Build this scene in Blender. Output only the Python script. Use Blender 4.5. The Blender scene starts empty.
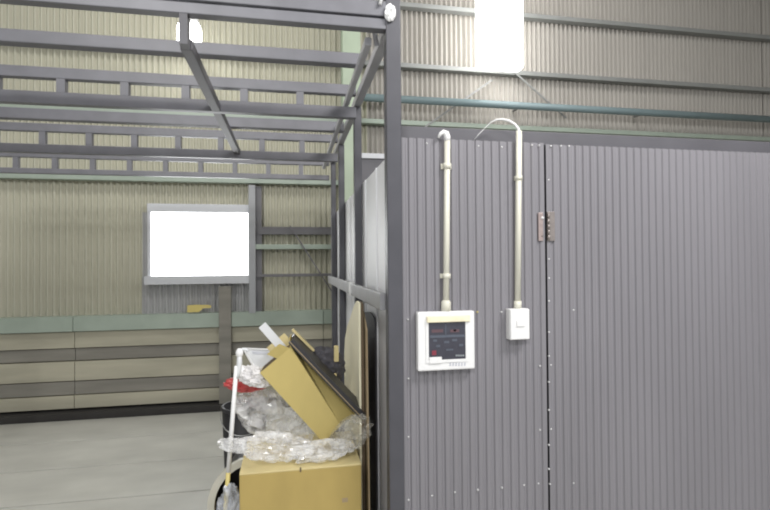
import bpy, bmesh, math, random
from mathutils import Vector, Matrix, noise

random.seed(7)
scene = bpy.context.scene
COL = scene.collection

# ------------------------------------------------------------------ camera
FPX = 500.0
CAM = Vector((0.0, 0.0, 1.5))
YAW, PITCH, ROLL = math.radians(10.76), math.atan(7 / FPX), 0.008
cam_d = bpy.data.cameras.new('camera')
cam_d.sensor_fit = 'HORIZONTAL'
cam_d.sensor_width = 36.0
cam_d.lens = 36.0 * FPX / 770.0
cam_d.clip_start = 0.02
cam = bpy.data.objects.new('camera', cam_d)
COL.objects.link(cam)
scene.camera = cam
MROT = (Matrix.Rotation(-YAW, 4, 'Z') @ Matrix.Rotation(math.pi / 2 + PITCH, 4, 'X')
        @ Matrix.Rotation(-ROLL, 4, 'Z'))
cam.matrix_world = Matrix.Translation(CAM) @ MROT

# ------------------------------------------------------------------ world, lights, exposure
world = bpy.data.worlds.new('world')
scene.world = world
world.use_nodes = True
bg = world.node_tree.nodes['Background']
bg.inputs['Color'].default_value = (0.95, 0.97, 1.0, 1)
bg.inputs['Strength'].default_value = 0.85


def area(name, loc, target, sx, sy, power, color=(1, 1, 1)):
    d = bpy.data.lights.new(name, 'AREA')
    d.shape = 'RECTANGLE'
    d.size, d.size_y = sx, sy
    d.energy = power
    d.color = color
    o = bpy.data.objects.new(name, d)
    COL.objects.link(o)
    o.location = loc
    o.rotation_euler = (Vector(target) - Vector(loc)).to_track_quat('-Z', 'Y').to_euler()
    return o


area('ceiling_lamp_front', (1.75, 0.1, 3.7), (0.9, 1.75, 1.7), 1.2, 0.5, 66, (1.0, 0.98, 0.97))
area('fill_light_left', (-1.3, -2.4, 4.0), (0.2, 2.4, 1.0), 1.2, 0.5, 85, (1.0, 0.99, 0.97))  # added fill, no lamp seen there; brightens side wall and heap
area('fill_light_back', (-1.3, 2.8, 5.2), (-0.6, 4.2, 0.5), 1.2, 0.5, 50, (1.0, 0.99, 0.95))  # added light over the left region, no lamp seen above it
area('fill_light_side', (2.8, 3.2, 5.2), (2.4, 5.0, 2.6), 1.2, 0.5, 34, (1.0, 0.98, 0.96))  # added light for the right of the back wall, source unseen

scene.cycles.filter_width = 2.0
scene.view_settings.view_transform = 'Standard'
scene.view_settings.look = 'None'
scene.view_settings.gamma = 1.0
scene.view_settings.use_curve_mapping = False
scene.view_settings.exposure = 0.22


# ------------------------------------------------------------------ helpers: where a sight line meets a plane
def ray(px, py):
    v = Vector(((px - 385.0) / FPX, -(py - 255.0) / FPX, -1.0))
    return MROT.to_3x3() @ v


def PY(px, py, y):
    d = ray(px, py)
    return CAM + d * (y / d.y)


def PXX(px, py, x):
    d = ray(px, py)
    return CAM + d * (x / d.x)


def ZY(px, py, y):
    return PY(px, py, y).z


# ------------------------------------------------------------------ helpers: meshes
def add_box(bm, x0, x1, y0, y1, z0, z1, bevel=0.0):
    vs = [bm.verts.new(c) for c in ((x0, y0, z0), (x1, y0, z0), (x1, y1, z0), (x0, y1, z0),
                                    (x0, y0, z1), (x1, y0, z1), (x1, y1, z1), (x0, y1, z1))]
    fs = [bm.faces.new([vs[i] for i in f]) for f in
          ((0, 3, 2, 1), (4, 5, 6, 7), (0, 1, 5, 4), (1, 2, 6, 5), (2, 3, 7, 6), (3, 0, 4, 7))]
    if bevel > 0:
        es = list({e for f in fs for e in f.edges})
        bmesh.ops.bevel(bm, geom=es, offset=bevel, segments=2, profile=0.5, affect='EDGES')
    return vs


def box_bm(*a, **k):
    bm = bmesh.new()
    add_box(bm, *a, **k)
    return bm


def add_tube(bm, pts, r, seg=10, cap=True):
    pts = [Vector(p) for p in pts]
    rs = r if isinstance(r, (list, tuple)) else [r] * len(pts)
    rings = []
    t0 = (pts[1] - pts[0]).normalized()
    ref = Vector((0, 0, 1)) if abs(t0.z) < 0.9 else Vector((1, 0, 0))
    n = (ref - t0 * ref.dot(t0)).normalized()
    for i, p in enumerate(pts):
        if i == 0:
            t = t0
        elif i == len(pts) - 1:
            t = (pts[i] - pts[i - 1]).normalized()
        else:
            t = (pts[i + 1] - pts[i - 1]).normalized()
        n = (n - t * n.dot(t)).normalized()
        b = t.cross(n)
        rings.append([bm.verts.new(p + (n * math.cos(a) + b * math.sin(a)) * rs[i])
                      for a in [2 * math.pi * k / seg for k in range(seg)]])
    for i in range(len(rings) - 1):
        for k in range(seg):
            bm.faces.new((rings[i][k], rings[i][(k + 1) % seg], rings[i + 1][(k + 1) % seg], rings[i + 1][k]))
    if cap:
        bm.faces.new(list(reversed(rings[0])))
        bm.faces.new(rings[-1])


def tube_bm(pts, r, seg=10, cap=True):
    bm = bmesh.new()
    add_tube(bm, pts, r, seg, cap)
    return bm


def add_bar(bm, a, b, w, h, up=(0, 0, 1)):
    """square bar from a to b, w across, h along up"""
    a, b, up = Vector(a), Vector(b), Vector(up)
    t = (b - a).normalized()
    s = t.cross(up).normalized()
    u = s.cross(t).normalized()
    c = [(-1, -1), (1, -1), (1, 1), (-1, 1)]
    r0 = [bm.verts.new(a + s * (i * w / 2) + u * (j * h / 2)) for i, j in c]
    r1 = [bm.verts.new(b + s * (i * w / 2) + u * (j * h / 2)) for i, j in c]
    for k in range(4):
        bm.faces.new((r0[k], r0[(k + 1) % 4], r1[(k + 1) % 4], r1[k]))
    bm.faces.new(list(reversed(r0)))
    bm.faces.new(r1)


def bar_bm(a, b, w, h, up=(0, 0, 1)):
    bm = bmesh.new()
    add_bar(bm, a, b, w, h, up)
    return bm


def prism_bm(poly, d):
    """poly: list of 3d points (flat outline), extruded by vector d"""
    bm = bmesh.new()
    d = Vector(d)
    a = [bm.verts.new(Vector(p)) for p in poly]
    b = [bm.verts.new(Vector(p) + d) for p in poly]
    n = len(a)
    bm.faces.new(list(reversed(a)))
    bm.faces.new(b)
    for i in range(n):
        bm.faces.new((a[i], a[(i + 1) % n], b[(i + 1) % n], b[i]))
    bmesh.ops.recalc_face_normals(bm, faces=bm.faces[:])
    return bm


def lathe_bm(prof, seg=24, axis='Z', loc=(0, 0, 0), rot=None):
    bm = bmesh.new()
    rings = []
    for r, z in prof:
        rings.append([bm.verts.new((r * math.cos(2 * math.pi * k / seg), r * math.sin(2 * math.pi * k / seg), z))
                      for k in range(seg)])
    for i in range(len(rings) - 1):
        for k in range(seg):
            bm.faces.new((rings[i][k], rings[i][(k + 1) % seg], rings[i + 1][(k + 1) % seg], rings[i + 1][k]))
    m = Matrix.Translation(loc) @ (rot if rot is not None else Matrix.Identity(4))
    bmesh.ops.transform(bm, matrix=m, verts=bm.verts[:])
    return bm


def obj(name, bm, mat, parent=None, smooth=False):
    me = bpy.data.meshes.new(name)
    bmesh.ops.recalc_face_normals(bm, faces=bm.faces[:])
    bm.to_mesh(me)
    bm.free()
    if smooth:
        for p in me.polygons:
            p.use_smooth = True
    me.materials.append(mat)
    o = bpy.data.objects.new(name, me)
    COL.objects.link(o)
    if parent is not None:
        o.parent = parent
        o.matrix_parent_inverse = parent.matrix_world.inverted()
    return o


def tag(o, label=None, cat=None, group=None, kind=None):
    if label: o['label'] = label
    if cat: o['category'] = cat
    if group: o['group'] = group
    if kind: o['kind'] = kind
    return o


def thing(name, loc, label, cat, group=None, kind=None):
    o = bpy.data.objects.new(name, None)
    COL.objects.link(o)
    o.empty_display_size = 0.05
    o.location = loc
    o.matrix_world = Matrix.Translation(loc)
    return tag(o, label, cat, group, kind)


# ------------------------------------------------------------------ helpers: materials
def lin(c):
    return tuple(((v / 255) / 12.92 if v / 255 <= 0.04045 else ((v / 255 + 0.055) / 1.055) ** 2.4) for v in c)


def mat(name, rgb, rough=0.6, metal=0.0, var=0.12, scale=6.0, stretch=(1, 1, 1), bump=0.0, bscale=40, spec=0.5, coat=0.0):
    m = bpy.data.materials.new(name)
    m.use_nodes = True
    nt = m.node_tree
    b = nt.nodes['Principled BSDF']
    c = lin(rgb)
    tc = nt.nodes.new('ShaderNodeTexCoord')
    mp = nt.nodes.new('ShaderNodeMapping')
    mp.inputs['Scale'].default_value = stretch
    nt.links.new(tc.outputs['Object'], mp.inputs['Vector'])
    n = nt.nodes.new('ShaderNodeTexNoise')
    n.inputs['Scale'].default_value = scale
    n.inputs['Detail'].default_value = 5
    nt.links.new(mp.outputs['Vector'], n.inputs['Vector'])
    r = nt.nodes.new('ShaderNodeValToRGB')
    r.color_ramp.elements[0].position = 0.3
    r.color_ramp.elements[1].position = 0.7
    r.color_ramp.elements[0].color = tuple(v * (1 - var) for v in c) + (1,)
    r.color_ramp.elements[1].color = tuple(min(1, v * (1 + var)) for v in c) + (1,)
    nt.links.new(n.outputs['Fac'], r.inputs['Fac'])
    nt.links.new(r.outputs['Color'], b.inputs['Base Color'])
    b.inputs['Roughness'].default_value = rough
    b.inputs['Metallic'].default_value = metal
    b.inputs['Specular IOR Level'].default_value = spec
    b.inputs['Coat Weight'].default_value = coat
    if bump > 0:
        n2 = nt.nodes.new('ShaderNodeTexNoise')
        n2.inputs['Scale'].default_value = bscale
        n2.inputs['Detail'].default_value = 4
        nt.links.new(tc.outputs['Object'], n2.inputs['Vector'])
        bp = nt.nodes.new('ShaderNodeBump')
        bp.inputs['Strength'].default_value = bump
        bp.inputs['Distance'].default_value = 0.01
        nt.links.new(n2.outputs['Fac'], bp.inputs['Height'])
        nt.links.new(bp.outputs['Normal'], b.inputs['Normal'])
    return m


def emit(name, rgb, strength):
    m = bpy.data.materials.new(name)
    m.use_nodes = True
    nt = m.node_tree
    nt.nodes.clear()
    e = nt.nodes.new('ShaderNodeEmission')
    e.inputs['Color'].default_value = tuple(rgb) + (1,)
    e.inputs['Strength'].default_value = strength
    o = nt.nodes.new('ShaderNodeOutputMaterial')
    nt.links.new(e.outputs[0], o.inputs[0])
    return m


def film(name, rgb, alpha, rough=0.2):
    """clear crumpled plastic film: partly see-through, glossy"""
    m = bpy.data.materials.new(name)
    m.use_nodes = True
    nt = m.node_tree
    b = nt.nodes['Principled BSDF']
    b.inputs['Base Color'].default_value = lin(rgb) + (1,)
    b.inputs['Roughness'].default_value = rough
    b.inputs['Specular IOR Level'].default_value = 0.9
    tc = nt.nodes.new('ShaderNodeTexCoord')
    n = nt.nodes.new('ShaderNodeTexNoise')
    n.inputs['Scale'].default_value = 26
    n.inputs['Detail'].default_value = 3
    nt.links.new(tc.outputs['Object'], n.inputs['Vector'])
    mr = nt.nodes.new('ShaderNodeMapRange')
    mr.inputs['From Min'].default_value = 0.35
    mr.inputs['From Max'].default_value = 0.65
    mr.inputs['To Min'].default_value = max(0, alpha - 0.2)
    mr.inputs['To Max'].default_value = min(1, alpha + 0.2)
    nt.links.new(n.outputs['Fac'], mr.inputs['Value'])
    nt.links.new(mr.outputs['Result'], b.inputs['Alpha'])
    return m


M = {}
M['frame'] = mat('painted_steel_dark', (78, 78, 84), 0.42, 0.0, 0.10, 9)
M['beam'] = mat('painted_steel_hazed', (116, 116, 122), 0.42, 0.0, 0.10, 9)  # frame steel again, paler: haze and light put into the colour
M['frame_pale'] = mat('painted_steel_lit', (186, 186, 192), 0.42, 0.0, 0.08, 9)  # rails lightened in colour for the light on their undersides
M['rail'] = mat('galvanised_rail', (150, 150, 153), 0.4, 0.2, 0.08, 12)
M['booth'] = mat('grey_corrugated_steel', (131, 129, 134), 0.38, 0.0, 0.06, 3, (1, 1, 0.3), spec=0.6)
M['booth_dark'] = mat('dark_steel_cap', (92, 91, 96), 0.5, 0.0, 0.08, 6)
M['seam'] = mat('black_gap_liner', (28, 28, 32), 0.8)
M['white_panel'] = mat('white_coated_panel', (228, 229, 232), 0.5, 0.0, 0.04, 3, (1, 1, 0.3))
M['cream_sheet'] = mat('cream_corrugated_sheet', (188, 186, 169), 0.6, 0.0, 0.04, 2.0, (1, 1, 0.25))
M['taupe_sheet'] = mat('taupe_corrugated_sheet', (170, 166, 159), 0.6, 0.0, 0.04, 2.0, (1, 1, 0.25))
M['grey_sheet'] = mat('grey_corrugated_sheet', (176, 176, 176), 0.6, 0.0, 0.04, 2.0, (1, 1, 0.25))
M['girt'] = mat('pale_green_girt', (160, 172, 160), 0.5, 0.0, 0.08, 5)
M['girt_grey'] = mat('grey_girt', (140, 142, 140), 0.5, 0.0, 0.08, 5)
M['column'] = mat('pale_green_column', (176, 190, 168), 0.5, 0.0, 0.06, 4)
M['pipe_teal'] = mat('blue_grey_pipe', (128, 146, 150), 0.45, 0.0, 0.06, 5)
M['upright'] = mat('grey_upright', (158, 160, 163), 0.5, 0.0, 0.06, 4)
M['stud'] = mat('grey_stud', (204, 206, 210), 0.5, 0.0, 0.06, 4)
M['dark_stud'] = mat('dark_stud', (112, 111, 114), 0.6, 0.0, 0.1, 4)
M['board_pale'] = mat('beige_board', (174, 170, 152), 0.75, 0.0, 0.14, 3, (0.4, 1, 3))
M['board_dark'] = mat('grey_brown_board', (134, 131, 123), 0.8, 0.0, 0.18, 3, (0.4, 1, 3))
M['floor'] = mat('pale_floor_board', (196, 195, 188), 0.4, 0.0, 0.10, 2.2, (1, 2, 1))
M['subfloor'] = mat('dark_subfloor', (60, 58, 56), 0.9, 0.0, 0.1)
M['roof'] = mat('roof_sheet', (150, 148, 142), 0.7, 0.0, 0.1)
M['pvc'] = mat('ivory_plastic', (222, 220, 206), 0.4, 0.0, 0.03, 5)
M['pvc_white'] = mat('white_plastic', (236, 236, 236), 0.38, 0.0, 0.02, 5)
M['tape'] = mat('yellowed_tape', (244, 235, 205), 0.5, 0.0, 0.08, 30)
M['screw'] = mat('zinc_screw', (225, 225, 225), 0.35, 0.3, 0.05)
M['hinge'] = mat('worn_steel_hinge', (150, 142, 138), 0.35, 0.6, 0.12, 60)
M['hinge_pink'] = mat('copper_tinted_hinge', (172, 156, 152), 0.35, 0.5, 0.12, 60)
M['glass_dark'] = mat('dark_display', (62, 62, 72), 0.15, 0.0, 0.10, 40)
M['print_blue'] = mat('slate_print', (84, 90, 102), 0.5)
M['print_grey'] = mat('grey_print', (196, 198, 206), 0.5)
M['print_red'] = mat('red_print', (134, 54, 70), 0.5)
M['print_rust'] = mat('rust_print', (94, 72, 78), 0.5)
M['print_light'] = mat('light_print', (150, 156, 160), 0.5)
M['kraft'] = mat('kraft_cardboard', (190, 172, 108), 0.75, 0.0, 0.05, 14, (1, 1, 0.5))
M['kraft_box'] = mat('brown_cardboard', (176, 154, 92), 0.75, 0.0, 0.06, 10, (1, 1, 0.5))
M['kraft_pale'] = mat('pale_cardboard', (214, 198, 146), 0.75, 0.0, 0.06, 12)
M['packtape'] = mat('packing_tape', (198, 178, 122), 0.3, 0.0, 0.04, 10)
M['black'] = mat('black_plastic', (44, 43, 46), 0.4, 0.0, 0.15, 10)
M['black_cloth'] = mat('dark_grey_fabric', (76, 75, 82), 0.75, 0.0, 0.25, 18, bump=0.3)
M['cream_foam'] = mat('cream_foam_board', (240, 234, 206), 0.7, 0.0, 0.06, 5, (1, 1, 0.4))
M['brown_edge'] = mat('brown_board', (98, 84, 66), 0.8, 0.0, 0.12, 10)
M['beige_thin'] = mat('beige_thin_board', (160, 142, 112), 0.8, 0.0, 0.1, 10)
M['dark_sheet'] = mat('charcoal_sheet', (66, 66, 72), 0.6, 0.0, 0.1, 6)
M['film_white'] = film('milky_plastic_film', (244, 244, 244), 0.31, 0.12)
M['film_clear'] = film('clear_bubble_wrap', (200, 198, 190), 0.26, 0.12)
M['film_bag'] = film('blueish_plastic_film', (200, 204, 212), 0.5, 0.2)
M['tray'] = mat('white_tray_plastic', (222, 224, 226), 0.3, 0.0, 0.03)
M['red_bag'] = mat('red_packet', (176, 72, 72), 0.4, 0.0, 0.15, 12)
M['white_bag'] = mat('white_packet', (232, 230, 230), 0.4, 0.0, 0.06, 12)
M['yellow'] = mat('yellow_plastic', (206, 190, 116), 0.5, 0.0, 0.06)
M['rim'] = mat('pale_rim_plastic', (206, 204, 192), 0.4, 0.0, 0.05)
M['pole_yellow'] = mat('yellowed_pole', (206, 190, 120), 0.45, 0.0, 0.06)
M['lamp'] = emit('lamp_diffuser_glow', (1.0, 0.99, 0.97), 8.0)
M['lamp_body'] = mat('white_lamp_body', (225, 225, 225), 0.5)
M['daylight'] = emit('daylit_frosted_glass', (0.97, 0.99, 1.0), 6.0)
M['wire'] = mat('steel_wire', (170, 170, 170), 0.3, 0.6)

# ================================================================== THE SETTING
WY = 5.5                     # inner face of the back wall
XL, XR, ROOF = -5.0, 6.5, 6.0

# floor: a dark bed with wide pale boards laid across it
floor = tag(obj('floor', box_bm(XL, XR, -4.0, WY + 0.1, -0.12, -0.022), M['subfloor']), kind='structure')


def PZ(px, py, z):
    d = ray(px, py)
    return CAM + d * ((z - CAM.z) / d.z)


ys = [5.32, 4.70, 4.08, 3.50, 2.92, 2.32, 1.72, 1.12, 0.52, -0.08, -0.68, -1.28, -1.88, -2.48, -3.08, -3.68]
for i in range(len(ys) - 1):
    obj('floor_board', box_bm(XL, XR, ys[i + 1] + 0.008, ys[i] - 0.008, -0.022, 0.0, bevel=0.003), M['floor'], floor)

# roof over the shed
ceiling = tag(obj('ceiling', box_bm(XL, XR, -4.0, WY + 0.2, ROOF, ROOF + 0.1), M['roof']), kind='structure')
wall_left = tag(obj('wall_left', box_bm(XL - 0.1, XL, -4.0, WY + 0.1, -0.1, ROOF), M['grey_sheet']), kind='structure')
wall_right = tag(obj('wall_right', box_bm(XR, XR + 0.1, -4.0, WY + 0.1, -0.1, ROOF), M['taupe_sheet']), kind='structure')

# back wall: corrugated sheets between sheet-steel girts, board plinth below
wall_back = thing('wall_back', (0, WY, 0), 'back wall of upright corrugated sheets with pale girts and board plinth', None, kind='structure')
obj('backing', box_bm(XL, XR, WY + 0.06, WY + 0.12, -0.1, ROOF), M['subfloor'], wall_back)


def corrugated(x0, x1, z0, z1, y, pitch, amp, kind='sine'):
    bm = bmesh.new()
    pts = []
    if kind == 'sine':
        n = max(2, int(round((x1 - x0) / pitch * 8)))
        for i in range(n + 1):
            x = x0 + (x1 - x0) * i / n
            pts.append((x, y + amp * math.cos(2 * math.pi * x / pitch)))
    else:
        k = 0
        pts.append((x0, y))
        x = x0
        while x < x1 - pitch * 0.5:
            for fx, fy in ((0.46, 0), (0.60, 1), (0.84, 1), (0.98, 0)):
                xx = x + pitch * fx
                if xx < x1:
                    pts.append((xx, y + amp * fy))
            x += pitch
        pts.append((x1, y))
    lo = [bm.verts.new((x, yy, z0)) for x, yy in pts]
    hi = [bm.verts.new((x, yy, z1)) for x, yy in pts]
    for i in range(len(pts) - 1):
        bm.faces.new((lo[i], lo[i + 1], hi[i + 1], hi[i]))
    return bm


def solidify(o, t):
    md = o.modifiers.new('thickness', 'SOLIDIFY')
    md.thickness = t
    md.offset = 1.0
    return o


# window opening (blown-out daylight) left of the stud
wn0 = PY(150, 213, WY)
wn1 = PY(249, 275, WY)
WX0, WX1, WZ0, WZ1 = wn0.x, wn1.x, wn1.z, PY(249, 213, WY).z
Z_PLINTH = ZY(300, 320, WY)
PITCHB = 0.0585
colx = (PY(340, 60, WY).x, PY(357, 60, WY).x)
x = XL
SW = PITCHB * 10
while x < XR - 0.01:
    xe = min(x + SW, XR)
    m = M['cream_sheet'] if x < colx[0] - 0.05 else M['taupe_sheet']
    low = M['grey_sheet'] if x < WX1 - 0.1 else m
    segs = [(Z_PLINTH, ROOF)]
    if xe > WX0 and x < WX1:
        segs = [(Z_PLINTH, WZ0), (WZ1, ROOF)]
    xa, xb = x, xe
    for z0, z1 in segs:
        if len(segs) == 2 or not (xa < WX1 < xb):
            obj('corrugated_sheet', corrugated(xa, xb + 0.004, z0, z1, WY + 0.02 + random.uniform(-.004, .004), PITCHB, 0.019),
                m if z1 > 2.5 else low, wall_back, smooth=True)
    x = xe

# window: fills whole sheets, frame covers the cut
# extend the opening to sheet borders by jamb plates
win = thing('window_1', (0.5 * (WX0 + WX1), WY, WZ0), 'bright daylit window in back wall', None, kind='structure')
k0 = XL + math.floor((WX0 - XL) / SW) * SW
k1 = XL + math.ceil((WX1 - XL) / SW) * SW
for a, b in ((k0, WX0), (WX1, k1)):
    if b - a > 0.01:
        obj('corrugated_sheet', corrugated(a, b, WZ0, WZ1, WY + 0.02, PITCHB, 0.019), M['grey_sheet'], wall_back, smooth=True)
obj('pane', box_bm(WX0, WX1, WY + 0.03, WY + 0.04, WZ0, WZ1), M['daylight'], win)
fr = 0.035
obj('window_frame', box_bm(WX0 - 0.02, WX0 + fr * 0.3, WY - 0.02, WY + 0.03, WZ0, WZ1), M['stud'], win)  # frame parts paled in colour to stand for the window's bloom
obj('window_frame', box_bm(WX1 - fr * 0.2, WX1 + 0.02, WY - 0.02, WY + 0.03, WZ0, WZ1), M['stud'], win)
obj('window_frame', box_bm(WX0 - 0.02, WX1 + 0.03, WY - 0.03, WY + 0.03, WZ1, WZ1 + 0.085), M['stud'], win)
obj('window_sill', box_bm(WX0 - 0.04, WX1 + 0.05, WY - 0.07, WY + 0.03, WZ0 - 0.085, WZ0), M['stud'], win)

# girts (lipped channels laid along the wall)
def channel_bm(x0, x1, y0, y1, z0, z1, t=0.006, lip=0.018):
    bm = bmesh.new()
    add_box(bm, x0, x1, y0, y1, z1 - t, z1)
    add_box(bm, x0, x1, y0, y1, z0, z0 + t)
    add_box(bm, x0, x1, y1 - t, y1, z0 + t, z1 - t)
    add_box(bm, x0, x1, y0, y0 + t, z1 - lip, z1 - t)
    add_box(bm, x0, x1, y0, y0 + t, z0 + t, z0 + lip)
    return bm


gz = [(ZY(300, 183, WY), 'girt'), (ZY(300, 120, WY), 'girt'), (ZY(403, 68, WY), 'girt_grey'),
      (ZY(403, 8, WY), 'girt_grey'), (ZY(403, 8, WY) + 0.66, 'girt_grey')]  # upper girts greyer: shade on the pale green put into the colour
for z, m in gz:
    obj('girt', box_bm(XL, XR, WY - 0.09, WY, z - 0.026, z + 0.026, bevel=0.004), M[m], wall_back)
zg = ZY(300, 247, WY)
obj('girt', box_bm(WX1 + 0.06, XR, WY - 0.09, WY, zg - 0.026, zg + 0.026, bevel=0.004), M['girt'], wall_back)
zr = ZY(300, 231, WY)
obj('flat_rail', box_bm(WX1 + 0.1, colx[0], WY - 0.05, WY, zr - 0.04, zr + 0.04), M['dark_stud'], wall_back)
zr = ZY(300, 275, WY)
obj('thin_rail', box_bm(WX1 + 0.03, colx[0], WY - 0.06, WY - 0.03, zr - 0.015, zr + 0.015), M['dark_stud'], wall_back)
# studs right of the window
sx0, sx1 = PY(249.5, 240, WY).x, PY(256, 240, WY).x
obj('stud', box_bm(sx0, sx1, WY - 0.10, WY, ZY(253, 312, WY), ZY(253, 184, WY) - 0.026), M['upright'], wall_back)
obj('stud', box_bm(sx1, PY(262, 240, WY).x, WY - 0.04, WY, Z_PLINTH, ZY(253, 184, WY) - 0.03), M['dark_stud'], wall_back)
# diagonal braces
obj('brace', bar_bm(PY(290, 226, WY - 0.11), PY(345, 312, WY - 0.11), 0.012, 0.05, (0, 1, 0)), M['dark_stud'], wall_back)
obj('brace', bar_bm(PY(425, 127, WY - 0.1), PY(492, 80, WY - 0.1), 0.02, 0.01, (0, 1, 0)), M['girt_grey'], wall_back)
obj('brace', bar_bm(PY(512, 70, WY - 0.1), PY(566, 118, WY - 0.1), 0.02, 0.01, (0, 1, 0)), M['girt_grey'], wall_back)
# plinth boards (top to bottom)
rows = [(312, 327, 'girt', 0.09), (327, 343, 'board_pale', 0.05), (343, 355, 'board_dark', 0.03), (355, 374, 'board_pale', 0.05),
        (374, 387, 'board_dark', 0.045), (387, 400, 'board_pale', 0.055)]
for a, b, m, p in rows:
    z1, z0 = ZY(205, a, WY), ZY(205, b, WY)
    for xa, xb in ((XL, -2.1), (-2.1, 0.35), (0.35, 2.9), (2.9, XR)):
        obj('plinth_board', box_bm(xa + 0.003, xb - 0.003, WY - p, WY + 0.05, z0 + 0.006, z1 - 0.004), M[m], wall_back)
obj('shadow_gap_strip', box_bm(XL, XR, WY - 0.15, WY + 0.05, -0.02, max(0.004, ZY(205, 402, WY))), M['subfloor'], wall_back)  # dark strip standing for the shadow gap at the wall base
# upright put in for a dark column shadow under the window
obj('stud', box_bm(PY(219, 300, WY - 0.12).x, PY(231, 300, WY - 0.12).x, WY - 0.13, WY - 0.07, 0.06, ZY(225, 286, WY)), M['board_dark'], wall_back)

# column
column = thing('steel_column', (sum(colx) / 2, WY - 0.2, 0), 'pale green upright steel column standing against the back wall', 'column')
cw = colx[1] - colx[0]
obj('front_flange', box_bm(colx[0], colx[1], WY - 0.28, WY - 0.268, 0.0, ROOF), M['column'], column)
obj('web', box_bm(sum(colx) / 2 - 0.005, sum(colx) / 2 + 0.005, WY - 0.268, WY - 0.112, 0.0, ROOF), M['column'], column)
obj('rear_flange', box_bm(colx[0], colx[1], WY - 0.112, WY - 0.10, 0.0, ROOF), M['column'], column)

# blue-grey pipe across the upper right of the back wall
zp = ZY(403, 99.5, WY - 0.2)
pp = tube_bm([(colx[1] + 0.02, WY - 0.2, zp), (XR - 0.05, WY - 0.2, zp)], 0.042, 14)
pipe = thing('wall_pipe', (2.0, WY - 0.2, zp), 'long blue-grey pipe running level across the back wall above the booth', 'pipe')
obj('tube', pp, M['pipe_teal'], pipe, smooth=True)
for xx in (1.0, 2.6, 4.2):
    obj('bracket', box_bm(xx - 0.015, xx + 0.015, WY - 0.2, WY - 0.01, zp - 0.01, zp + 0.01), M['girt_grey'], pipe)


# lamps high on the wall
def hanging_lamp(px0, px1, py0, py1, y, label):
    a, b = PY(px0, py1, y), PY(px1, py0, y)
    cx = (a.x + b.x) / 2
    t = thing('hanging_lamp', (cx, y + 0.1, a.z), label, 'lamp', 'glaring lamps hung before the back wall')
    dd = min(0.16, (b.x - a.x) * 0.6)
    obj('diffuser', box_bm(a.x, b.x, y, y + dd, a.z, b.z, bevel=0.04), M['lamp'], t)
    obj('top_cap', box_bm(a.x + 0.02, b.x - 0.02, y + 0.02, y + dd - 0.02, b.z, b.z + 0.05, bevel=0.01), M['lamp_body'], t)
    obj('hanger_rod', tube_bm([(cx, y + dd / 2, b.z + 0.05), (cx, y + dd / 2, ROOF)], 0.008, 8), M['girt_grey'], t, smooth=True)


hanging_lamp(480.5, 524, -18, 65, WY - 0.62, 'large glaring white lamp hanging before the back wall above the grey booth')
hanging_lamp(176, 200, 22, 50, WY - 0.5, 'small glaring lamp before the back wall seen below the front cross beam')

# ================================================================== THE STEEL FRAME
FY = 1.75                               # face of the booth front
FX0, FX1 = PY(388, 300, FY - 0.02).x, PY(403, 300, FY - 0.02).x      # front post
SIDE_X = FX0 + 0.002
frame = thing('steel_frame', (FX0, FY, 0), 'dark grey steel frame of posts and overhead cross beams beside the booth', 'frame')
ZT = 2.37
FXL = -2.3                              # frame reaches left out of the picture
obj('post', box_bm(FX0, FX1, FY - 0.022, FY + 0.03, 0, 2.46, bevel=0.004), M['frame'], frame)
post_y = [2.66, 3.52, 4.18]
for y, zt in zip(post_y, (2.33, 2.33, 2.33)):
    obj('post', box_bm(SIDE_X, SIDE_X + 0.04, y - 0.02, y + 0.03, 0, zt, bevel=0.003), M['frame'], frame)
for y in (FY, 4.25):
    obj('post', box_bm(FXL - 0.05, FXL, y - 0.025, y + 0.025, 0, 2.37, bevel=0.004), M['frame'], frame)
# side rail at chest height
obj('side_rail', box_bm(SIDE_X - 0.022, SIDE_X - 0.001, FY + 0.03, 4.3, 1.325, 1.388, bevel=0.003), M['rail'], frame)
obj('tape_wrap', box_bm(SIDE_X - 0.026, SIDE_X + 0.0005, 2.66, 2.72, 1.32, 1.393), M['pvc_white'], frame)
# overhead lengthwise rails
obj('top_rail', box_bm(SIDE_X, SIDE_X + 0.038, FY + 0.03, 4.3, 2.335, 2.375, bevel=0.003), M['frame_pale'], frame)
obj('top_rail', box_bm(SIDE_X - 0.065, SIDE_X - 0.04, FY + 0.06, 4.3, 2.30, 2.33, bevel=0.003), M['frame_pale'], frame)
obj('top_rail', box_bm(-0.362, -0.322, FY + 0.03, 3.55, 2.225, 2.262, bevel=0.003), M['booth_dark'], frame)
obj('hanger', box_bm(-0.355, -0.329, FY - 0.018, FY + 0.03, 2.225, ZY(375, 31, FY) + 0.01), M['booth_dark'], frame)
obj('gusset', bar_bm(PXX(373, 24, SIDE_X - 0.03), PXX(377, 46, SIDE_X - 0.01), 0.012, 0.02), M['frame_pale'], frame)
# cross beams: single, or ladder beams of two chords and spacers
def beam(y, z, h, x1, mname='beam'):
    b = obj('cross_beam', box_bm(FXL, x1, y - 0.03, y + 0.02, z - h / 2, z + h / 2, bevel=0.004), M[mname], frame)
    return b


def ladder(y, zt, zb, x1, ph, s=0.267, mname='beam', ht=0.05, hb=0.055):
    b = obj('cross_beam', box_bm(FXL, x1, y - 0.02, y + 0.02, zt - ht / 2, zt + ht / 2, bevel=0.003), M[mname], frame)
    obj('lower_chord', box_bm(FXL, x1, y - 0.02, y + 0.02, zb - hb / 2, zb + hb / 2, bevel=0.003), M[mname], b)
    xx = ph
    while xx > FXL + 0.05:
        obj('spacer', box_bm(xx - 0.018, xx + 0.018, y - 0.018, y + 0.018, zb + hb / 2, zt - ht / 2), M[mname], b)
        xx -= s


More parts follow.
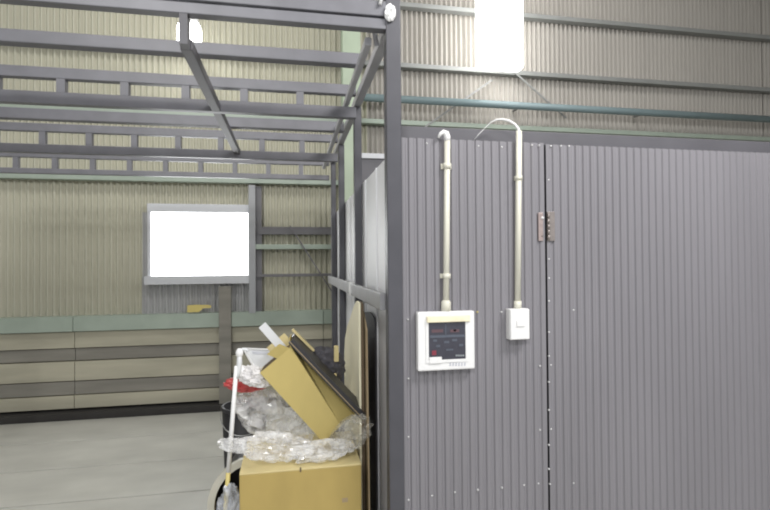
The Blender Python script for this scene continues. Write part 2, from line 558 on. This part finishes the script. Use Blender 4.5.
xe = SIDE_X - 0.01
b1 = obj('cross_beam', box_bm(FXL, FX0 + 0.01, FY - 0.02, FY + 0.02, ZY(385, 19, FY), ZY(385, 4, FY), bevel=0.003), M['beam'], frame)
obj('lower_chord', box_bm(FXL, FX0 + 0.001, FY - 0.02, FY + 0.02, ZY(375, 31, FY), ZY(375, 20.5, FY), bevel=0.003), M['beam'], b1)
z = ZY(365, 62, 2.12)
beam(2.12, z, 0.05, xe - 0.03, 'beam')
y3 = 2.50
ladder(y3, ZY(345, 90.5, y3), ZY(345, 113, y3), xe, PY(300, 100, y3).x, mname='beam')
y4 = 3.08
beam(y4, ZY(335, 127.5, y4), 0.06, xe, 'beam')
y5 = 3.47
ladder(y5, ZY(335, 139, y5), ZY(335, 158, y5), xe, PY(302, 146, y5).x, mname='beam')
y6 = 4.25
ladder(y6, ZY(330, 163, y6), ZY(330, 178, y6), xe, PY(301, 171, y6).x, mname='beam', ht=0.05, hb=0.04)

# white knot of tape on the post head, pale rod above it
kn = tag(obj('tape_knot', bmesh.new(), M['pvc_white']), 'white lump of knotted tape on the head of the front post', 'tape')
bm = bmesh.new()
bmesh.ops.create_icosphere(bm, subdivisions=3, radius=1)
c = PY(390.5, 12, FY - 0.035)
for v in bm.verts:
    d = 1 + 0.28 * noise.noise(v.co * 2.1 + Vector((3, 1, 2)))
    hole = max(0, 1 - (v.co.x ** 2 + (v.co.z + 0.05) ** 2) * 9) if v.co.y < 0 else 0
    v.co = Vector((c.x + v.co.x * 0.020 * d, c.y + 0.004 + v.co.y * 0.013 * d + hole * 0.012, c.z + v.co.z * 0.031 * d))
bm.to_mesh(kn.data)
bm.free()
rod = tag(obj('pale_rod', tube_bm([PY(380.0, 4.5, FY - 0.03), PY(384, -14, FY - 0.03)], 0.006, 8), M['pvc_white'], smooth=True),
          'short pale rod tilted upright on the front cross beam', 'rod')

# ================================================================== THE BOOTH
XS = PY(546.5, 300, FY).x               # seam between fixed panel and door
ZTOP = ZY(404, 137.5, FY)
panel = thing('corrugated_partition', (FX1, FY, 0), 'grey corrugated steel wall panel holding the white control box and switch', 'wall panel')
solidify(obj('corrugated_sheet', corrugated(FX1 + 0.001, XS - 0.004, 0.02, ZTOP, FY, 0.0318, 0.0055, 'trap'), M['booth'], panel), -0.0008)
door = thing('booth_door', (XS, FY, 0), 'grey corrugated steel door panel hinged beside the dark seam', 'door')
solidify(obj('corrugated_sheet', corrugated(XS + 0.0045, 2.6, 0.02, ZTOP - 0.004, FY, 0.0318, 0.0055, 'trap'), M['booth'], door), -0.0008)
obj('edge_liner', box_bm(XS - 0.012, XS + 0.016, FY + 0.010, FY + 0.03, 0.02, ZTOP - 0.004), M['seam'], door)
cap = tag(obj('booth_top_rail', box_bm(FX1 + 0.002, 2.6, FY + 0.075, FY + 0.125, ZTOP - 0.05, ZY(404, 126, FY + 0.08), bevel=0.003), M['booth_dark']),
          'dark grey rail along the top of the booth behind the corrugated front', 'rail')

scr_panel = [(408.6, 500), (432, 495.6), (455, 492), (478, 490), (502, 487.8), (524, 485), (538.4, 483.4), (408.6, 437), (408, 319.6),
             (408.6, 378.6), (540, 430), (540, 366), (501.5, 312), (426.8, 143.4), (478.6, 146), (501.8, 147), (532, 145), (539, 145.5)]
scr_door = [(550, 484), (573.5, 483), (549, 259), (549, 278), (549, 301), (549, 332), (549, 356), (549, 382), (549, 410), (549, 445),
            (549, 469), (551, 429), (551, 365), (573.5, 310), (548.5, 180), (551, 146), (561, 146), (569, 146)]
me_s = None
for lst, par in ((scr_panel, panel), (scr_door, door)):
    for px, py in lst:
        p = PY(px, py, FY)
        if me_s is None:
            o = obj('screw', lathe_bm([(0, -0.0032), (0.0022, -0.0028), (0.0034, -0.001), (0.0034, 0.004)], 8,
                                      rot=Matrix.Rotation(-math.pi / 2, 4, 'X')), M['screw'], par, smooth=True)
            me_s = o.data
        else:
            o = bpy.data.objects.new('screw', me_s)
            COL.objects.link(o)
            o.parent = par
            o.matrix_parent_inverse = par.matrix_world.inverted()
        o.location = (p.x, FY, p.z)
# a brass coloured screw beside the control box
p = PY(477.5, 312, FY)
o = obj('screw', lathe_bm([(0, -0.0032), (0.0022, -0.0028), (0.0034, -0.001), (0.0034, 0.004)], 8,
                          rot=Matrix.Rotation(-math.pi / 2, 4, 'X')), M['pole_yellow'], panel, smooth=True)
o.location = (p.x, FY, p.z)

# hinge across the seam
ha, hb = PY(538, 241, FY), PY(554, 212, FY)
hinge = obj('hinge', box_bm(XS + 0.004, hb.x, FY - 0.006, FY + 0.001, ha.z, hb.z, bevel=0.001), M['hinge'], door)
obj('left_leaf', box_bm(ha.x, ha.x + 0.019, FY - 0.006, FY + 0.001, ha.z, hb.z - 0.004, bevel=0.001), M['hinge_pink'], hinge)
for i in range(5):
    z0 = ha.z + 0.004 + i * (hb.z - ha.z - 0.008) / 5
    obj('knuckle', tube_bm([(XS + 0.008, FY - 0.008, z0), (XS + 0.008, FY - 0.008, z0 + 0.018)], 0.005, 10), M['hinge'], hinge, smooth=True)
pz = PY(541.6, 218, FY)
obj('bolt', lathe_bm([(0, -0.005), (0.004, -0.004), (0.0055, 0), (0.0055, 0.004)], 10, loc=(pz.x, FY - 0.007, pz.z),
                     rot=Matrix.Rotation(-math.pi / 2, 4, 'X')), M['pvc_white'], hinge, smooth=True)
pz = PY(541.6, 236, FY)
obj('bolt', lathe_bm([(0, -0.004), (0.003, -0.003), (0.004, 0), (0.004, 0.004)], 10, loc=(pz.x, FY - 0.007, pz.z),
                     rot=Matrix.Rotation(-math.pi / 2, 4, 'X')), M['hinge'], hinge, smooth=True)

# white side wall of the booth, flat coated sheets
SWX = FX1 - 0.006
ZS = PXX(386, 158, SWX).z
side = thing('booth_side_wall', (SWX, 3.0, 0), 'white coated sheet wall along the booth side behind the steel posts', 'wall panel')
yy = FY + 0.034
sheet_edges = [yy, 1.89, 2.22, 2.55, 2.88, 3.21, 3.54, 3.87, 4.2]
for a, b in zip(sheet_edges[:-1], sheet_edges[1:]):
    bm = box_bm(SWX, SWX + 0.004, a + 0.003, b - 0.003, 0.02, ZS)
    add_box(bm, SWX - 0.006, SWX, b - 0.010, b - 0.004, 0.02, ZS)
    obj('white_sheet', bm, M['white_panel'], side)
obj('backing', box_bm(SWX + 0.006, SWX + 0.012, yy, 4.2, 0.02, ZS - 0.005), M['booth_dark'], side)
# rear partition of the booth, seen above the side wall
rear = thing('booth_rear_wall', (1.5, 4.2, 0), 'dark rear partition of the booth with pale top rail', 'wall panel')
zr1 = ZY(374, 155, 4.2)
RX0 = PY(358, 158, 4.2).x
obj('panel', box_bm(RX0, 2.6, 4.21, 4.23, 0.02, zr1 - 0.03), M['booth_dark'], rear)
obj('top_rail', box_bm(RX0, 2.6, 4.19, 4.235, zr1 - 0.03, zr1 + 0.012), M['stud'], rear)

# ================================================================== FITTINGS ON THE BOOTH FRONT
# left conduit
CY = FY - 0.014
r1 = 0.0118
t = thing('conduit_pipe', PY(446, 310, CY), 'ivory conduit dropping into the top of the control box', 'conduit', 'ivory conduits on the booth front')
bot, top = PY(446, 311, CY), PY(447.3, 141, CY)
obj('pipe', tube_bm([bot, top], r1 * 0.95, 14), M['pvc'], t, smooth=True)
el = [top, PY(447.2, 137, CY), PY(446, 133.5, CY), PY(443.4, 132.2, CY), PY(440.8, 133.6, CY), PY(438.3, 137.5, CY)]
obj('elbow', tube_bm(el, [r1 * 1.0, r1 * 1.02, r1, r1 * 0.85, r1 * 0.6, r1 * 0.42], 12), M['pvc_white'], t, smooth=True)
for px, py, hh in ((447, 166, 0.02), (446.3, 276, 0.017)):
    c = PY(px, py, CY)
    cl = obj('saddle_clip', tube_bm([c - Vector((0, 0, hh / 2)), c + Vector((0, 0, hh / 2))], r1 * 1.25, 14), M['pvc'], t, smooth=True)
    obj('clip_foot', box_bm(c.x - 0.02, c.x + 0.02, FY - 0.004, FY, c.z - hh / 2, c.z + hh / 2), M['pvc'], cl)
c0, c1 = PY(446, 311, CY), PY(446, 302, CY)
obj('connector', tube_bm([c0, c1, c1 + Vector((0, 0, 0.006))], [r1 * 1.5, r1 * 1.5, r1 * 1.15], 14), M['pvc'], t, smooth=True)

# right conduit
t = thing('conduit_pipe', PY(518, 309, CY), 'ivory conduit dropping into the top of the small switch box', 'conduit', 'ivory conduits on the booth front')
bot, top = PY(517.6, 309, CY), PY(519, 131, CY)
obj('pipe', tube_bm([bot, top], r1 * 0.95, 14), M['pvc'], t, smooth=True)
c = PY(518.6, 178, CY)
cl = obj('saddle_clip', tube_bm([c - Vector((0, 0, 0.008)), c + Vector((0, 0, 0.008))], r1 * 1.2, 14), M['pvc'], t, smooth=True)
obj('clip_foot', box_bm(c.x - 0.012, c.x + 0.02, FY - 0.004, FY, c.z - 0.008, c.z + 0.008), M['pvc'], cl)
c0, c1 = PY(517.6, 309, CY), PY(517.7, 301, CY)
obj('connector', tube_bm([c0, c1], r1 * 1.2, 14), M['pvc'], t, smooth=True)
# cable
cy2 = FY + 0.0
cpts = [PY(519, 133, CY), PY(518.4, 129, CY), PY(515, 124.5, cy2), PY(509.5, 121.0, cy2), PY(503, 119.4, cy2 + .01), PY(496.5, 119.6, cy2 + .02),
        PY(490.5, 122.5, cy2 + .03), PY(484.5, 128.5, cy2 + .04), PY(479, 134, cy2 + 0.05), PY(474, 140, cy2 + 0.055)]
cab = tag(obj('cable', tube_bm(cpts, [0.006, 0.0055, 0.005, 0.0048, 0.0045, 0.0035, 0.002, 0.0017, 0.0015, 0.0015], 8), M['pvc_white'], smooth=True),
          'thin white cable arching out of the right conduit over the booth top', 'cable')

# control box with display
BX0, BX1 = PY(417.5, 340, FY - 0.03).x, PY(474.5, 340, FY - 0.03).x
BZ0, BZ1 = ZY(446, 370, FY - 0.03), ZY(446, 311.5, FY - 0.03)
BYF = FY - 0.034
cbox = thing('control_box', ((BX0 + BX1) / 2, FY, BZ0), 'square white control box with dark display under yellowed tape', 'control box')
def bpt(px, py):
    p = PY(px, py, BYF)
    return p.x, p.z
dx0, dz1 = bpt(428.3, 322)
dx1, dz0 = bpt(465.5, 358.5)
bm = bmesh.new()
add_box(bm, BX0, BX1, BYF, FY - 0.001, BZ0, BZ1, bevel=0.005)
obj('housing', bm, M['pvc_white'], cbox)
# raised bezel around the display
bm = bmesh.new()
e = 0.003
add_box(bm, dx0 - 0.010, dx0, BYF - e, BYF, dz0 - 0.010, dz1 + 0.006)
add_box(bm, dx1, dx1 + 0.010, BYF - e, BYF, dz0 - 0.010, dz1 + 0.006)
add_box(bm, dx0, dx1, BYF - e, BYF, dz0 - 0.010, dz0)
add_box(bm, dx0, dx1, BYF - e, BYF, dz1, dz1 + 0.006)
obj('bezel', bm, M['pvc_white'], cbox)
disp = obj('display', box_bm(dx0, dx1, BYF - 0.0012, BYF + 0.001, dz0, dz1), M['glass_dark'], cbox)
def mark(px0, px1, py0, py1, m):
    x0_, z1_ = bpt(px0, py0)
    x1_, z0_ = bpt(px1, py1)
    return obj('printed_mark', box_bm(x0_, x1_, BYF - 0.0022, BYF - 0.001, z0_, z1_), m, disp)
mark(430, 464.5, 335.5, 336.7, M['print_blue'])
mark(445, 446, 324, 335.5, M['print_blue'])
mark(431.5, 443, 329.5, 332.2, M['print_rust'])
mark(450, 459, 329.5, 332, M['print_rust'])
mark(453.5, 456, 329.5, 331.2, M['print_light'])
mark(431.8, 436.2, 350.5, 355, M['print_red'])
for k in range(5):
    mark(455.5 + k * 1.8, 456.8 + k * 1.8, 354.6, 356.2, M['print_light'])
for a in ((433, 437, 339.5, 341.5), (444, 449, 341, 343), (436, 440, 345, 347), (452, 457, 339, 341), (459, 463, 344, 346), (446, 453, 349, 350.3)):
    mark(*a, M['print_blue'])
x0_, z1_ = bpt(426.3, 316)
x1_, z0_ = bpt(469.3, 321.2)
obj('tape_strip', box_bm(x0_, x1_, BYF - 0.012, BYF, z0_, z1_, bevel=0.003), M['tape'], cbox)
x0_, z1_ = bpt(429, 357.2)
x1_, z0_ = bpt(441.5, 363)
obj('tab', box_bm(x0_, x1_, BYF - 0.006, BYF, z0_, z1_, bevel=0.0015), M['pvc_white'], cbox)
# faint lettering mark on the lower right, too small to read
for k in range(6):
    xa, za = bpt(449.2 + k * 2.9, 366.0)
    xb, zb = bpt(450.9 + k * 2.9, 362.6)
    sl = 0.0014
    obj('lettering', prism_bm([(xa, BYF - 0.0006, za), (xb, BYF - 0.0006, za), (xb + sl, BYF - 0.0006, zb), (xa + sl, BYF - 0.0006, zb)], (0, 0.0008, 0)),
        M['print_grey'], cbox)

# switch box
SYF = FY - 0.04
sx0, sx1 = PY(510.3, 325, SYF).x, PY(530, 325, SYF).x
sz0, sz1 = ZY(520, 340, SYF), ZY(520, 309, SYF)
sw = thing('switch_box', ((sx0 + sx1) / 2, FY, sz0), 'small white switch box on the grey panel beside the door seam', 'switch')
obj('box', box_bm(sx0, sx1, SYF + 0.006, FY - 0.001, sz0, sz1, bevel=0.003), M['pvc_white'], sw)
obj('cover_plate', box_bm(sx0 + 0.0015, sx1 - 0.0015, SYF, SYF + 0.006, sz0 + 0.002, sz1 - 0.002, bevel=0.002), M['pvc_white'], sw)
a, b = PY(516.5, 326.5, SYF), PY(524.5, 320.5, SYF)
obj('rocker', box_bm(a.x, b.x, SYF - 0.004, SYF + 0.001, a.z, b.z, bevel=0.001), M['pvc_white'], sw)

# ================================================================== THE HEAP LEFT OF THE BOOTH
# big carton
CX0, CX1, CY0, CY1, CZ = -0.185, 0.262, 1.895, 2.27, 0.735
carton = thing('cardboard_carton', ((CX0 + CX1) / 2, (CY0 + CY1) / 2, 0), 'large closed brown cardboard carton on the floor under the plastic wrap', 'box')
obj('body', box_bm(CX0, CX1, CY0, CY1, 0.0, CZ - 0.006, bevel=0.003), M['kraft_box'], carton)
ym = (CY0 + CY1) / 2
obj('flap', box_bm(CX0, CX1, CY0, ym - 0.002, CZ - 0.006, CZ, bevel=0.001), M['kraft_pale'], carton)
obj('flap', box_bm(CX0, CX1, ym + 0.002, CY1, CZ - 0.006, CZ, bevel=0.001), M['kraft_pale'], carton)
obj('tape', box_bm(CX0 - 0.0006, CX1 + 0.0006, ym - 0.025, ym + 0.025, CZ, CZ + 0.0008), M['packtape'], carton)
pm = PY(300.5, 464, CY0)
obj('staple', box_bm(pm.x - 0.003, pm.x + 0.003, CY0 - 0.0015, CY0 + 0.01, CZ - 0.012, CZ + 0.001), M['brown_edge'], carton)
pm = PY(345, 500, CY0)
obj('printed_mark', box_bm(pm.x - 0.011, pm.x + 0.011, CY0 - 0.0006, CY0 + 0.001, pm.z - 0.008, pm.z + 0.008), M['beige_thin'], carton)

# tilted narrow box
TY = 2.04
A, B, Cc, D = PY(291, 347, TY), PY(260, 373, TY), PY(323, 442, TY - 0.01), PY(355, 414, TY - 0.01)
dep = Vector((0.006, 0.085, 0.006))
E = PY(341, 426, TY - 0.01)
D = PY(356, 413, TY + 0.05)
tbox = thing('tilted_box', Cc, 'open narrow kraft cardboard box tipped on its corner on the plastic', 'box')
bm = bmesh.new()
fv = [bm.verts.new(p) for p in (A, B, Cc, E)]
bv = [bm.verts.new(p) for p in (A + dep, B + dep, Cc + dep, D)]
bm.faces.new(fv)
bm.faces.new(list(reversed(bv)))
for i in range(4):
    bm.faces.new((fv[i], fv[(i + 1) % 4], bv[(i + 1) % 4], bv[i]))
obj('body', bm, M['kraft'], tbox)
ax = (A - Cc * 0 - B).normalized()
long_ = (A - D).normalized()
def flap(p, q, d, w, m='kraft'):
    nrm = (q - p).cross(d).normalized() * 0.003
    return obj('flap', prism_bm([p, q, q + d, p + d], nrm), M[m], tbox)
flap(A + dep, A + dep * 0.1, long_ * 0.03 + ax * 0.02, 0)
flap(A + dep, A.lerp(B, 0.6) + dep, long_ * 0.05 + Vector((0, 0.02, 0)), 0, 'kraft_pale')
flap(A.lerp(B, 0.05), A.lerp(B, 0.45), long_ * 0.028 + Vector((-0.02, -0.012, 0.0)), 0)
obj('inner_shade_panel', prism_bm([A.lerp(B, .06) + dep * .08 + long_ * .0008, A.lerp(B, .94) + dep * .08 + long_ * .0008,
                            A.lerp(B, .94) + dep * .9 + long_ * .0008, A.lerp(B, .06) + dep * .9 + long_ * .0008], long_ * 0.001), M['brown_edge'], tbox)  # dark sheet across the end, painted shade of the box inside
# white strip sticking out of it
s0, s1 = PY(262, 325, TY + 0.05), PY(284, 350, TY + 0.05)
strip = tag(obj('white_strip', bar_bm(s0, s1, 0.005, 0.034, (0.76, 0, 0.65)), M['tray']),
            'white paper strip sticking out of the open end of the tilted box', 'paper strip')
# black slab lying along the upper edge of the tilted box
off = ax * 0.004
a0, d0 = A + off + long_ * 0.02, D + off - long_ * 0.012
case = thing('black_case', d0, 'long flat black case lying along the upper edge of the tilted box', 'case')
fw = Vector((0.0, -0.006, 0.0))
fd = Vector((0.0, -0.075, 0.0))
obj('shell', prism_bm([a0 + fw, d0 + fd, d0 + ax * 0.026 + fd, a0 + ax * 0.020 + fw], Vector((0.01, 0.11, 0.01))), M['black'], case)
obj('trim_strip', prism_bm([a0 + ax * 0.006 + fw * 1.3, d0 + ax * 0.006 + fd * 1.03, d0 + ax * 0.010 + fd * 1.03, a0 + ax * 0.009 + fw * 1.3], Vector((0, 0.004, 0))), M['beige_thin'], case)
ysc = tag(obj('cardboard_scrap', prism_bm([A + ax * 0.03 + dep + long_ * 0.04, A + ax * 0.034 + dep - long_ * 0.09,
                                           A + ax * 0.042 + dep - long_ * 0.09, A + ax * 0.04 + dep + long_ * 0.04], Vector((0, 0.03, 0))), M['kraft_pale']),
          'pale strip of cardboard along the black case behind the tilted box', 'cardboard')


def crumple(name, c, rad, seed, amp, mt, zmin=None, freq=2.2, sub=5, parent=None, tilt=0.0, ymin=None):
    bm = bmesh.new()
    bmesh.ops.create_icosphere(bm, subdivisions=sub, radius=1)
    so = Vector((seed * 3.1, seed * 1.7, seed * 0.9))
    R = Matrix.Rotation(tilt, 3, 'Y')
    for v in bm.verts:
        n = v.co.copy()
        f = 0
        a_ = 1.0
        q = n * freq + so
        for k in range(4):
            f += a_ * (0.5 - abs(noise.noise(q)))
            q = q * 2.03 + Vector((1.3, 0.7, 2.1))
            a_ *= 0.5
        d = 1 + amp * (f - 0.35)
        p = R @ Vector((n.x * rad[0] * d, n.y * rad[1] * d, n.z * rad[2] * d))
        v.co = Vector(c) + p
        if zmin is not None and v.co.z < zmin:
            v.co.z = zmin + (v.co.z - zmin) * 0.02
        if ymin is not None and v.co.y < ymin:
            v.co.y = ymin + (v.co.y - ymin) * 0.05
    return obj(name, bm, mt, parent, smooth=False)


# milky plastic bag over the carton top
c = PY(276, 419, 2.17)
bagw = tag(crumple('plastic_bag', (c.x, 2.185, c.z), (0.165, 0.075, 0.088), 3, 0.55, M['film_white'], zmin=CZ + 0.002, tilt=0.5, sub=4),
           'crumpled milky plastic bag heaped behind the tilted box on the large carton', 'plastic bag')
c = PY(272, 446, 1.97)
bag2 = tag(crumple('plastic_bag', (c.x, 1.965, c.z), (0.115, 0.05, 0.040), 5, 1.0, M['film_white'], zmin=CZ + 0.002, sub=4, tilt=0.12, freq=1.6),
           'low crumpled plastic sheet on the front left of the carton top', 'plastic bag')
c = PY(322, 450, 1.96)
bag3 = tag(crumple('plastic_bag', (c.x, 1.95, c.z), (0.095, 0.038, 0.030), 15, 1.0, M['film_white'], zmin=CZ + 0.002, sub=4, tilt=-0.05, freq=1.6),
           'crumpled plastic sheet under the bottom corner of the tilted box', 'plastic bag')
c = PY(351, 434, 2.0)
bub = tag(crumple('bubble_wrap', (c.x, 2.0, c.z), (0.085, 0.055, 0.055), 8, 0.5, M['film_clear'], zmin=CZ + 0.002, tilt=-0.65, sub=4),
          'clear grey bubble wrap bunched between the tilted box and the booth side', 'bubble wrap')
c = PY(233, 445, 1.93)
scr = tag(crumple('plastic_scrap', (c.x, 1.925, c.z), (0.042, 0.02, 0.02), 11, 0.9, M['film_white'], sub=4, tilt=0.3),
          'small white plastic scrap sticking out left of the carton top', 'plastic scrap')

# tray
TRY = 2.16
tr = thing('plastic_tray', PY(262, 372, TRY), 'pale translucent plastic tray leaning behind the tilted box', 'tray')
q = [PY(244, 349, TRY + 0.05), PY(284, 350.5, TRY + 0.05), PY(288, 372, TRY), PY(258, 374, TRY)]
obj('base', prism_bm(q, (0, 0.004, 0.001)), M['tray'], tr)
bm = bmesh.new()
add_tube(bm, q + [q[0]], 0.006, 8)
obj('rim', bm, M['pvc_white'], tr, smooth=True)
qq = [PY(252, 351.3, TRY + 0.04), PY(268, 351.8, TRY + 0.04), PY(268, 354.2, TRY + 0.038), PY(253, 353.6, TRY + 0.038)]
obj('slot', prism_bm(qq, (0, -0.003, 0)), M['print_grey'], tr)

# red and white packets
c = PY(246, 385, 2.12)
rp = tag(crumple('red_packet', (c.x, 2.14, c.z), (0.078, 0.045, 0.028), 21, 0.5, M['red_bag'], sub=4, tilt=0.05),
         'crumpled red packet behind the white pole', 'packet')
c = PY(254, 377, 2.10)
wp = tag(crumple('white_packet', (c.x, 2.11, c.z), (0.062, 0.045, 0.034), 23, 0.7, M['white_bag'], sub=4, tilt=0.35),
         'crumpled white packet lying on the red packet', 'packet')
# white pole with yellow lower end
PYY = 1.97
pole = thing('broom_pole', (PY(226, 500, PYY).x, PYY, 0), 'thin white pole with yellowed lower end leaning upright left of the carton', 'pole')
ptop, pmid, pbot = PY(236.5, 366, PYY), PY(228.3, 472, PYY), PY(226.8, 497, PYY)
dirn = (pmid - ptop).normalized()
floor_pt = ptop + dirn * (ptop.z / -dirn.z)
obj('shaft', tube_bm([ptop, pmid], 0.0082, 12), M['pvc_white'], pole, smooth=True)
obj('lower_shaft', tube_bm([pmid, floor_pt], 0.0082, 12), M['pole_yellow'], pole, smooth=True)
k = PY(239.5, 353, PYY)
bm = bmesh.new()
bmesh.ops.create_icosphere(bm, subdivisions=3, radius=0.016)
bmesh.ops.transform(bm, matrix=Matrix.Translation(k) @ Matrix.Diagonal((0.9, 0.8, 1.15, 1)), verts=bm.verts[:])
obj('knob', bm, M['pvc_white'], pole, smooth=True)
obj('neck', tube_bm([k, PY(239.5, 362, PYY), PY(238.8, 372, PYY), PY(237, 378, PYY)], [0.008, 0.011, 0.009, 0.008], 10), M['tray'], pole, smooth=True)
obj('hook', tube_bm([k, PY(243, 349, PYY), PY(246.5, 349.5, PYY), PY(248, 352, PYY)], 0.006, 8), M['tray'], pole, smooth=True)

# film bag over the pole foot
c = PY(232, 506, 1.97)
fb = tag(crumple('film_bag', (c.x - 0.005, 1.955, c.z - 0.03), (0.045, 0.035, 0.10), 31, 0.6, M['film_bag'], sub=4),
         'clear bluish plastic film bunched round the foot of the pole', 'plastic bag')

# black pail with wire handle
py_ = 2.95
c = PY(243, 405, py_)
pr = 0.125
pcx = PY(221.5, 408, py_).x + pr
zt = c.z
pail = thing('black_bin', (pcx, py_, 0), 'tall black bin with thin wire handle behind the pole', 'bin')
obj('body', lathe_bm([(pr * 0.78, 0.0), (pr * 0.98, zt), (pr * 0.93, zt), (pr * 0.74, 0.015), (0.001, 0.015)], 28, loc=(pcx, py_, 0)), M['black'], pail, smooth=True)
obj('rim', lathe_bm([(pr * 0.97, zt - 0.02), (pr * 1.03, zt - 0.015), (pr * 1.03, zt), (pr * 0.92, zt + 0.002)], 28, loc=(pcx, py_, 0)), M['black'], pail, smooth=True)
hp = []
for i in range(13):
    a = math.pi * i / 12
    hp.append((pcx - math.cos(a) * pr * 1.04, py_ - math.sin(a) * pr * 1.0 - 0.01, zt - 0.03 - 0.10 * math.sin(a)))
obj('handle', tube_bm(hp, 0.003, 6), M['wire'], pail, smooth=True)

# tub tipped on its side, mouth towards the camera
tub_r = 0.2
tc_ = PY(254, 507, 2.33)
ty0 = 2.30
tcx = PY(209.5, 505, ty0).x + tub_r
tcz = ZY(245, 457, ty0) - tub_r * 1.04
tub = thing('tipped_tub', (tcx, ty0, tcz - tub_r), 'black tub with pale rim tipped on its side beside the carton', 'tub')
rt = Matrix.Rotation(-math.pi / 2, 4, 'X') @ Matrix.Rotation(0, 4, 'Z')
obj('body', lathe_bm([(tub_r, 0.0), (tub_r * 0.8, 0.36), (0.001, 0.36), (0.001, 0.352), (tub_r * 0.77, 0.352), (tub_r * 0.94, 0.0)], 36,
                     loc=(tcx, ty0, tcz), rot=rt), M['black'], tub, smooth=False)
obj('rim', lathe_bm([(tub_r * 1.0, 0.03), (tub_r * 1.05, 0.02), (tub_r * 1.05, -0.006), (tub_r * 0.90, -0.006), (tub_r * 0.89, 0.012)], 36,
                    loc=(tcx, ty0, tcz), rot=rt), M['rim'], tub, smooth=False)

# dark folded fabric behind the black case
c = PY(325, 362, 2.22)
fab = tag(crumple('folded_fabric', (c.x, 2.24, c.z - 0.02), (0.085, 0.06, 0.075), 41, 0.35, M['black_cloth'], sub=4, tilt=0.5),
          'dark grey folded fabric bundled behind the black case', 'fabric bundle')
for (px, py, w, h) in ((336.5, 354, 0.010, 0.034), (334.5, 377, 0.010, 0.014)):
    c = PY(px, py, 2.17)
    tag(obj('yellow_tag', box_bm(c.x - w, c.x + w, c.y, c.y + 0.02, c.z - h, c.z + h, bevel=0.003), M['kraft_pale']),
        'upper pale yellow tag beside the dark fabric bundle' if py < 360 else 'lower pale yellow tag beside the dark fabric bundle', 'tag', 'yellow tags by the fabric bundle')

# leaning boards between the heap and the booth side
def board(name, x, t, pts, mt, label, cat, lean=0.0):
    poly = [(x + lean * (zz - 0.6), yy_, zz) for yy_, zz in pts]
    return tag(obj(name, prism_bm(poly, (t, 0, 0)), mt), label, cat)


bx = SIDE_X - 0.065
pts = []
for px, py in ((358.5, 303), (356.5, 301), (354.5, 304), (352.5, 310), (350, 318), (347, 327), (345, 338), (344.2, 352)):
    p = PXX(px, py, bx)
    pts.append((p.y, p.z))
pts += [(pts[-1][0] + 0.01, 0.0), (pts[0][0] - 0.02, 0.0)]
cream = thing('cream_board', (bx, 2.5, 0), 'tall cream board with curved top standing against the booth side rail', 'board')
obj('face', prism_bm([(bx, a_, b_) for a_, b_ in pts], (0.008, 0, 0)), M['cream_foam'], cream)
obj('backing', prism_bm([(bx + 0.0085, a_, b_ - 0.002) for a_, b_ in pts], (0.012, 0, 0)), M['brown_edge'], cream)
x2 = bx + 0.026
pts2 = []
for px, py in ((366, 330), (363, 312), (359.5, 307), (353, 330)):
    p = PXX(px, py, x2)
    pts2.append((p.y, p.z))
pts2 += [(pts2[-1][0], 0.0), (pts2[0][0] - 0.06, 0.0)]
board('thin_board', x2, 0.006, pts2, M['beige_thin'], 'thin brown board standing between the cream board and the charcoal sheet', 'board')
x3 = SWX - 0.016
pts3 = []
for px, py in ((375, 328), (374, 318), (370, 312), (364.5, 312)):
    p = PXX(px, py, x3)
    pts3.append((min(p.y, 2.62), min(p.z, 1.31)))
pts3 += [(pts3[-1][0], 0.0), (pts3[0][0] - 0.01, 0.0)]
board('charcoal_sheet', x3, 0.005, pts3, M['dark_sheet'], 'charcoal sheet standing against the booth side nearest the front post', 'sheet')

# yellow thing on the plinth under the window
c0, c1 = PY(186, 313, WY - 0.16), PY(208, 305.5, WY - 0.16)
yb = thing('yellow_level', (c0.x, WY - 0.13, c0.z), 'yellow plastic tool lying on the plinth ledge under the window', 'tool')
obj('body', prism_bm([(c0.x, WY - 0.10, c0.z), (c1.x - 0.1, WY - 0.10, c0.z), (c1.x - 0.06, WY - 0.10, (c0.z + c1.z) / 2), (c1.x, WY - 0.10, c1.z - 0.02),
                      (c1.x, WY - 0.10, c1.z), (c1.x - 0.14, WY - 0.10, c1.z + 0.005), (c0.x, WY - 0.10, c1.z)], (0, 0.03, 0)), M['yellow'], yb)
obj('handle', box_bm(c1.x - 0.07, c1.x + 0.02, WY - 0.105, WY - 0.08, (c0.z + c1.z) / 2 + 0.004, c1.z - 0.004), M['pole_yellow'], yb)
